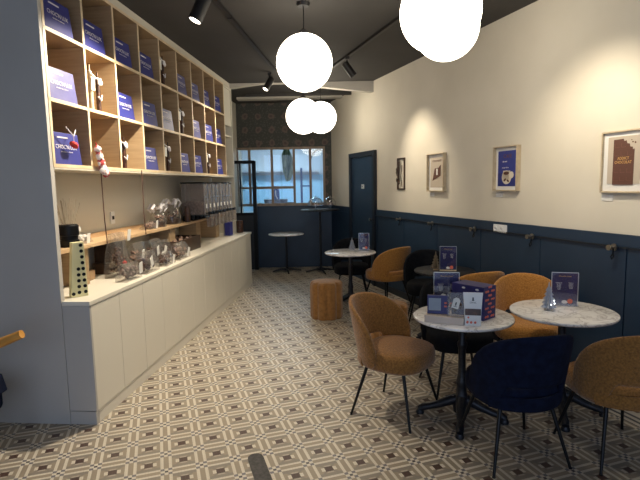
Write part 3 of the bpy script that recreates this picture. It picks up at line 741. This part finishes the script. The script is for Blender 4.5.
round_table(-.64,9.22,.34,.735,'small pale round table at the back wall below the kitchen window','marble',.27,10,False)
round_table(.01,9.15,.37,1.185,'tall dark pedestal table with glass domes at the back wall','darkmarble',.30,15,False)

# glass domes on the tall table
for x, lab in ((-.07,'left clear glass cake dome on the tall back table'),(.20,'right clear glass cake dome on the tall back table')):
    t = thing('cake_dome', lab, 'dome', (x,9.12,1.1855), 0, 'glass cake domes')
    k = .150 if x < 0 else .125
    obj('stand', MB().lathe([(0,0),(.06,0),(.012,.012),(.012,.06),(k,.075),(k,.082),(0,.082)],28), 'dome', t, smooth=30)
    obj('dome', MB().lathe([(k*.93,.083),(k*.9,.14),(k*.6,.20),(k*.2,.225),(.012,.228),(.015,.25),(0,.255)],28), 'dome', t, smooth=40)
    obj('cake', MB().lathe([(0,.083),(k*.5,.083),(k*.5,.12),(0,.12)],20), 'jam', t)

# trees and menus
def tree(x, y, z, h, mat, label, lights=False, base='steel'):
    t = thing('ornament_tree', label, 'ornament', (x,y,z+.0005), .3, 'small table Christmas trees')
    obj('base', MB().lathe([(0,0),(.030,0),(.026,.008),(.008,.012),(.006,.03),(0,.03)],16), base, t)
    mb = MB(); n = 5
    for i in range(n):
        z0 = .02+(h-.05)*i/n*.95; r0 = .056*(1-i/n*.75)
        mb.lathe([(r0*.3,z0+.004),(r0,z0),(r0*.95,z0+.004),(r0*.42,z0+(h-.03)/n*.75),(.002,z0+(h-.03)/n*1.3)],48,fn=lambda a_: .50+.50*abs(cos(a_*4))**1.5)
    mb.lathe([(.006,h-.035),(.004,h-.01),(0,h)],8)
    obj('branches', mb, mat, t, smooth=20)
    if lights:
        mb = MB()
        for q in ((-.02,-.045,.05),(.012,-.044,.055),(.010,-.040,.075)): mb.blob(q,(.005,.005,.005),None,1)
        obj('light', mb, 'bulb', t)
def menu(x, y, z, rz, label, w_=.105, h_=.150, base='acryl'):
    t = thing('menu_stand', label, 'menu', (x,y,z+.0005), R(rz), 'clear acrylic menu stands')
    obj('base', MB().box((0,0,.004),(w_+.012,.06,.008)), base, t, bevel=.001)
    obj('holder', MB().box((0,.004,h_/2+.010),(w_+.012,.003,h_+.014)).box((0,-.004,h_/2+.010),(w_+.012,.002,h_+.014)), 'acryl', t)
    obj('edge', MB().box((-w_/2-.005,0,h_/2+.01),(.003,.011,h_+.012)).box((w_/2+.005,0,h_/2+.01),(.003,.011,h_+.012)).box((0,0,h_+.016),(w_+.010,.011,.003)), 'steel', t)
    obj('sheet', MB().box((0,0,h_/2+.011),(w_,.002,h_)), 'navyprint', t)
    text('title','Chocolats chauds',.012,'goldprint',t,(0,-.0058,h_-.010))
    text('menu_text','Chocolat noir\nLait entier\nCannelle\nNoisette\nCaramel\nVanille',.0095,'print',t,(-w_*.24,-.0058,h_*.64),sx=.8)
    text('menu_text','Grand cru\nPetit cru\nGuimauve\nChantilly\nOrange',.0095,'print',t,(w_*.24,-.0058,h_*.66),sx=.8)
    obj('pink_circle', MB().lathe([(0,0),(.018,0),(.018,.0015),(0,.0015)],20), 'orange', t, (w_*.22,-.0055,.036), rot=(pi/2,0,0))
    obj('cup', MB().blob((0,0,0),(.019,.012,.0012),None,2).lathe([(0,0),(.018,0),(.018,.0016),(0,.0016)],18,(-.004,.006,0)), 'print', t, (w_*.02,-.0072,.026), rot=(pi/2,0,0)).scale=(1,.7,1)
tree(1.60,3.36,ZT_,.205,'treeglass','silvery blue lit tree on the right marble table',True)
menu(1.765,3.47,ZT_,-16,'navy menu in clear stand on the right marble table',.165,.228)
tree(.435,6.60,ZT_,.19,'treeglass','pale glass tree on the far marble table')
menu(.60,6.63,ZT_,-6,'navy menu in clear stand on the far marble table',.13,.22)
tree(1.20,5.02,ZT_,.20,'treegold','bronze brown tree on the dark table',base='oakh')
menu(1.315,4.97,ZT_,-12,'navy menu in clear stand with wood base on the dark table',.155,.235,'frameoak')
menu(.895,3.42,ZT_,-10,'navy menu standing behind the gifts on the front marble table',.165,.255)

# gifts on front table
t = thing('display_block','long pale grey display block at the front edge of the front table','block',(.805,3.105,ZT_+.0005),R(-24))
obj('block_body', MB().box((0,0,.024),(.25,.085,.048)), noisy('pale_block',(.58,.48,.40),(.64,.54,.46),6,.6), t, bevel=.002)
t = thing('photo_gift_box','navy gift box with a photo window standing on the grey block','box',(.770,3.150,ZT_+.0495),R(-14))
obj('box_body', MB().box((0,0,.06),(.135,.035,.12),(-.08,0,0)), 'navyprint', t, bevel=.001)
obj('photo', MB().box((-.02,-.0195,.064),(.078,.002,.080),(-.08,0,0)), noisy('pale_photo',(.22,.27,.34),(.30,.34,.40),5,.5), t)
obj('photo_ground', MB().box((-.02,-.0195,.040),(.078,.003,.036),(-.08,0,0)), 'choc', t)
obj('coral_mark', MB().box((.048,-.0205,.075),(.014,.002,.012),(-.08,0,0)).box((.048,-.0185,.052),(.018,.002,.010),(-.08,0,0)).box((.046,-.0165,.028),(.022,.002,.010),(-.08,0,0)), 'orange', t)
def pouch(x, y, z, rz, label, h_=.15):
    t = thing('sweet_pouch', label, 'bag', (x,y,z), R(rz), 'clear tagged pouches on the front table')
    mb = MB()
    for i in range(16): mb.blob((random.uniform(-.032,.032),random.uniform(-.012,.012),.016+random.uniform(0,.065)),(.014,.012,.012),(random.random(),1,0),1,.1)
    obj('chocolates', mb, 'choc', t, smooth=True)
    mb = MB().box((0,0,h_/2),(.11,.05,h_)); bmesh.ops.subdivide_edges(mb.bm, edges=mb.bm.edges[:], cuts=3, use_grid_fill=True)
    for v in mb.bm.verts:
        f = v.co.z/h_; v.co.y *= (1-.85*f); 
        if v.co.z > .004: v.co += Vector((random.uniform(-1,1),random.uniform(-.6,.6),0))*.003
    obj('wrapping', mb, 'cello', t, smooth=True)
    tg = obj('tag', MB().prism([(-.022,-.035),(.022,-.035),(.022,.022),(.009,.035),(-.009,.035),(-.022,.022)],-.0012,.0012), 'paper', t, (.0,-.034,h_*.60), rot=(-.15,.25,0))
    obj('tag_print', MB().box((0,-.002,-.005),(.008,.001,.022)).box((0,-.002,-.022),(.024,.001,.003)), 'navydark', tg)
pouch(.83,3.285,ZT_+.001,-5,'clear pouch with white tag in front of the menu, behind the block',.20)
pouch(.872,3.082,ZT_+.050,-18,'clear tagged pouch of dark chocolates standing on the grey block',.15)
t = thing('white_pouch','white stand-up pouch with dark window on the front table edge','bag',(.962,3.03,ZT_+.001),R(-12))
mb = MB().box((0,0,.0925),(.100,.045,.185)); bmesh.ops.subdivide_edges(mb.bm, edges=mb.bm.edges[:], cuts=3, use_grid_fill=True)
for v in mb.bm.verts:
    f = v.co.z/.185; v.co.y *= (1-.88*f); v.co.x *= (.86+.22*f-.04*math.sin(f*pi))
obj('pouch_body', mb, 'white', t, smooth=60)
t.scale=(1.12,1.1,1.14)
obj('window_strip', MB().box((0,-.0175,.078),(.086,.003,.036),(-.11,0,0)), 'choc', t)
text('lettering','CHOC',.012,'navydark',t,(0,-.0125,.130),rot=(pi/2-.1,0,0))
obj('logo', MB().box((0,-.009,.150),(.007,.002,.018),(-.1,0,0)).box((0,-.0105,.143),(.012,.002,.005),(-.1,0,0)), 'navydark', t)
obj('coral_dots', MB().blob((-.03,-.0255,.022),(.008,.002,.009),None,1).blob((-.01,-.0255,.021),(.008,.002,.008),None,1).blob((.012,-.0255,.021),(.008,.002,.008),None,1).blob((-.025,-.0225,.048),(.006,.002,.006),None,1), 'orange', t)
t = thing('large_gift_bag','large navy gift bag with coral patterned side on the front table','bag',(1.035,3.250,ZT_+.001),R(-52))
bw, bd, bh = .25, .14, .222
obj('bag_body', MB().box((0,0,bh/2),(bw,bd,bh)), 'navyprint', t, bevel=.002)
for x_ in (-.03,.075): obj('handle_slot', MB().blob((x_,-bd/2-.001,bh-.022),(.014,.002,.007),None,2), 'print', t)
mb = MB()
for j in range(8):
    for i in ((-1,1) if j % 2 == 0 else (0,)): mb.blob((bw/2+.001,i*.033-.010,.022+.028*j),(.0015,.014,.009),None,1,.1); mb.blob((bw/2+.001,i*.033+.010,.022+.028*j),(.0015,.014,.009),None,1,.1)
obj('coral_pattern', mb, 'orange', t)

# ------------------------------------------------------------------ lamps
def globe(x, y, z, label):
    t = thing('globe_pendant', label, 'lamp', (x,y,z), 0, 'opal globe pendants')
    r = .25
    obj('globe', MB().lathe([(0 if i in (0,24) else r*sin(pi*i/24), -r*cos(pi*i/24)) for i in range(25)],48), 'globe', t, smooth=True)
    obj('cap', MB().lathe([(0,r-.004),(.045,r-.004),(.045,r+.02),(.012,r+.04),(0,r+.04)],20), 'spot', t, smooth=30)
    obj('cord', MB().tube([(0,0,r+.03),(0,0,H-z)],.004,8), 'black', t)
    obj('ceiling_rose', MB().lathe([(0,H-z-.03),(.05,H-z-.03),(.06,H-z-.012),(.06,H-z),(0,H-z)],24), 'spot', t, smooth=30)
globe(-.110,4.51,2.728,'large lit opal globe lamp at centre, hanging clear of the others')
globe(-.205,7.15,2.622,'lit opal globe lamp behind the central one, left of the overlapping far pair')
globe(.05,8.0,2.712,'smallest farthest lit globe lamp, right of the far pair')
globe(.775,3.18,2.70,'nearest and largest lit globe lamp cut by the top edge')
globe(1.01,3.95,2.84,'lit globe lamp partly hidden behind the nearest one at the top')

def track(p0, p1, label):
    p0, p1 = Vector(p0), Vector(p1); d = p1-p0
    t = thing('ceiling_track', label, 'track', p0, math.atan2(d.y,d.x), 'black lighting tracks')
    L_ = d.length
    obj('rail', MB().box((L_/2,0,-.014),(L_,.034,.028)), 'spot', t)
    obj('joint', MB().box((L_*.5,0,-.018),(.10,.040,.036)), 'spot', t); return t
track((-.92-.30*.117*3,3.95-1.2,H),(-.58,6.9,H),'black ceiling track above the counter side')
track((1.95,1.15,H),(.18,6.95,H),'black ceiling track along the right wall side')
def spot(x, y, aim, label, energy, blend=.6, ang=70, L_=.20, rad=.045, soft=.03):
    """fixture hanging from the track, its barrel pointing at aim"""
    o_ = Vector((x,y,H-.14)); d = (Vector(aim)-o_).normalized()
    t = thing('track_spotlight', label, 'spotlight', (x,y,H-.028), 0, 'black track spotlights')
    q = d.to_track_quat('-Z','Y'); piv = Vector((0,0,-.11))
    obj('bracket', MB().box((0,0,-.015),(.05,.12,.03)).tube([(0,0,-.02),(0,0,-.09)],.010,8), 'spot', t)
    b = obj('barrel', MB().lathe([(0,.06),(rad*.8,.06),(rad,.05),(rad,-L_+.06),(rad*.86,-L_+.06),(rad*.84,-L_+.075),(0,-L_+.075)],28), 'spot', t, piv, smooth=30)
    b.rotation_mode = 'QUATERNION'; b.rotation_quaternion = q
    e = obj('lens', MB().lathe([(0,-L_+.068),(rad*.82,-L_+.068),(rad*.82,-L_+.064),(0,-L_+.064)],24), 'lens', b)
    ld = bpy.data.lights.new('spot_light','SPOT'); ld.energy = energy; ld.color = (1,.87,.68); ld.spot_size = R(ang); ld.spot_blend = blend; ld.shadow_soft_size = soft
    lo = bpy.data.objects.new('lamp_light', ld); COL.objects.link(lo); lo.parent = t; lo.location = piv + d*(L_-.05); lo.rotation_mode = 'QUATERNION'; lo.rotation_quaternion = q
    return t
def trk1(y): return (-.92+.117*(y-3.95), y)
def trk2(y): return (1.95-(1.77/5.8)*(y-1.15), y)
spot(-.90,4.08,(-1.42,3.86,1.9),'black cylinder spotlight at the top left, nearest on the counter track',290,.5,118,.22,.055)
x,y = trk1(7.35); x,y = -.665,7.1; spot(x,y,Ap(3.2,.2,1.6),'small black spotlight at the far end of the counter track',130,.5,90)
x,y = trk2(6.30); spot(x,y,Wp(3.15,0,1.75),'black spotlight on the right track near its far end',100,1,66)
x,y = trk2(3.3); spot(x,y,Wp(.50,0,1.55),'spotlight on the right track above the front tables',105,1,84)
x,y = trk2(2.2); spot(x,y,Wp(-1.2,0,1.5),'spotlight on the right track nearest the shop front',130,1,80)
x,y = trk1(3.1); spot(x,y,(-.5,2.0,0),'spotlight on the counter track above the entrance floor',20,.7,90)

# ------------------------------------------------------------------ things at the edges
t = thing('lounge_chair','orange wood armrest and navy cushion of a chair at the left edge','chair',(-2.05,2.88,-.0),0)
obj('armrest', MB().tube([(-.36,.02,.525),(-.10,.02,.65),(.22,.02,.775)],[.034,.034,.026],12), 'amber', t, smooth=True)
obj('cushion', MB().box((-.20,.03,.335),(.34,.30,.19)), 'velvet', t, bevel=.03)
obj('side_pad', MB().box((.0,.03,.43),(.04,.20,.12),(0,-.25,0)), 'velvet', t, bevel=.012)
obj('leg', MB().box((-.06,.0,.12),(.10,.09,.24)), 'black', t, bevel=.01); obj('leg', MB().box((-.28,.0,.12),(.06,.09,.24)), 'black', t, bevel=.01)
obj('arm_bolt', MB().tube([(-.04,-.02,.70),(.035,-.02,.645)],.006,8), 'chrome', t)
mb = MB(); poly = [(.0-.047*cos(a_*pi/10), .36+.047*sin(a_*pi/10)) for a_ in range(11)]; poly = [(-.047,-.5)]+poly+[(.047,-.5)]
mb.slab([(p[0],p[1]) for p in poly][::-1], .0, .006)
tag(obj('floor_strip', mb, 'stripgrey', None, (-.305,2.46,0), R(18)),'short dark grey rounded strip lying on the floor at the bottom edge','mat')

# ------------------------------------------------------------------ kitchen behind the window
KB = 12.6
struct('wall_kitchen', MB().box((-.8,KB,1.6),(4.4,.1,3.24)).box((-2.95,11.2,1.6),(.1,2.8,3.24)).box((1.35,11.2,1.6),(.1,2.8,3.24)), 'kwall')
struct('trim_10', MB().box((-.8,KB-.06,.95),(4.2,.02,1.9)), 'ktile', label='pale blue tiled lower kitchen wall')
struct('floor_kitchen', MB().box((-.8,11.25,-.04),(4.4,2.7,.1)), 'kfloor'); struct('ceiling_kitchen', MB().box((-.8,11.3,2.95),(4.4,2.9,.06)), 'kwall')
t = thing('kitchen_bench','long steel kitchen bench behind the interior window','bench',(-.9,11.0,0))
obj('benchtop', MB().box((0,0,1.04),(2.6,.7,.04)), 'steel', t); 
for sx in (-1,1):
    for sy in (-1,1): obj('leg', MB().box((sx*1.25,sy*.3,.51),(.04,.04,1.02)), 'steel', t)
t = thing('kitchen_mixer','steel mixer with round bowl behind the window','mixer',(-.97,10.95,1.061))
obj('bowl', MB().lathe([(0,.10),(.15,.08),(.24,.13),(.27,.27),(.28,.275),(.26,.275),(.0,.22)],32), plain('dull_steel',(.22,.24,.27),.35,.8), t, smooth=40)
obj('stand', MB().box((0,.20,.28),(.14,.12,.56)).box((0,.06,.52),(.13,.34,.10)).box((0,.05,.03),(.34,.40,.06)), 'kblue', t, bevel=.015)
obj('hook', MB().tube([(0,0,.47),(0,0,.36),(.04,0,.28)],.012,8), 'steel', t)
for x_, l_ in ((-1.38,'small steel pot on the kitchen bench, left of the mixer'),(-.62,'small dark pot on the kitchen bench, right of the mixer')):
    tag(obj('pot', MB().lathe([(0,0),(.09,0),(.10,.20),(.105,.205),(.09,.205),(0,.18)],24), 'steel' if x_ < -1 else 'black', None, (x_,10.9,1.061), smooth=40), l_, 'pot')
t = thing('hanging_cloth','green and white cloth hanging from a hook in the kitchen','cloth',(-.68,10.6,0))
mb = MB(); mb.prism([(-.11,2.28),(-.04,2.46),(.03,2.46),(.12,2.25),(.13,1.9),(.06,1.74),(-.02,1.72),(-.09,1.95)],-.04,.03); bmesh.ops.bevel(mb.bm, geom=mb.bm.edges[:], offset=.012, segments=2, affect='EDGES')
obj('cloth', mb, 'green', t, smooth=True); obj('hanger', MB().tube([(0,0,2.46),(-.06,.0,2.6),(-.1,0,2.92)],.008,8), 'black', t)
t = thing('blue_rack','blue metal rack with two uprights in the kitchen','rack',(-.27,10.45,0))
for x_ in (-.10,.10): obj('upright', MB().box((x_,0,1.0),(.045,.05,2.0)), 'kblue', t)
for z_ in (.4,1.0,1.62): obj('shelf_bar', MB().box((0,0,z_),(.26,.05,.03)), 'kblue', t)
t = thing('goose_neck_tap','tall curved black rinse tap in the kitchen','tap',(-.18,11.3,1.061))
obj('pipe', MB().tube([(0,0,0),(0,0,.9),(.0,0,1.15),(.06,0,1.30),(.16,0,1.38),(.26,0,1.36)],.014,10), 'black', t, smooth=True)
obj('tap_base', MB().lathe([(0,0),(.04,0),(.04,.06),(0,.07)],16), 'steel', t)
tag(obj('kitchen_shelf', MB().box((0,0,0),(2.2,.25,.035)), 'steel', None, (-1.1,KB-.20,1.98)),'long steel wall shelf at the back of the kitchen','shelf')
t = thing('kitchen_fill_light','unseen cool white panel added on the kitchen ceiling to light the room','lamp',(-.8,11.2,2.919))  # glowing panel added out of view to light the kitchen
M['cool'] = plain('cool_panel', (.62,.84,1), .4, emit=22); obj('panel', MB().box((0,0,-.01),(1.5,.6,.02)), 'cool', t); obj('frame', MB().box((0,.31,-.01),(1.54,.02,.03)).box((0,-.31,-.01),(1.54,.02,.03)), 'white', t)

# ------------------------------------------------------------------ world + camera
w = bpy.data.worlds.new('world'); SC.world = w; w.use_nodes = True
bg = w.node_tree.nodes['Background']; bg.inputs[0].default_value = (.60,.74,1,1); bg.inputs[1].default_value = 1.65
pd = bpy.data.lights.new('shopfront_portal','AREA'); pd.shape = 'RECTANGLE'; pd.size = 6.0; pd.size_y = 2.9; pd.cycles.is_portal = True
po = bpy.data.objects.new('shopfront_portal', pd); COL.objects.link(po); po.location = (-.15,-1.5,1.46); po.rotation_euler = (pi/2,0,0)

cam = bpy.data.cameras.new('camera'); co = bpy.data.objects.new('camera', cam); COL.objects.link(co); SC.camera = co
cam.sensor_width = 36; cam.sensor_fit = 'HORIZONTAL'; cam.lens = 488.3*36/640; cam.clip_start = .05
p = R(6.51); r = R(1.056)
Rv = Vector((1,0,0)); U = Vector((0,sin(p),cos(p))); F = Vector((0,cos(p),-sin(p)))
X = Rv*cos(r) - U*sin(r); Yv = Rv*sin(r) + U*cos(r); Z = -F
co.matrix_world = Matrix(((X.x,Yv.x,Z.x,0),(X.y,Yv.y,Z.y,0),(X.z,Yv.z,Z.z,1.65),(0,0,0,1)))
SC.view_settings.view_transform = 'Standard'; SC.view_settings.look = 'None'; SC.view_settings.exposure = 0; SC.view_settings.gamma = 1; SC.view_settings.use_curve_mapping = False
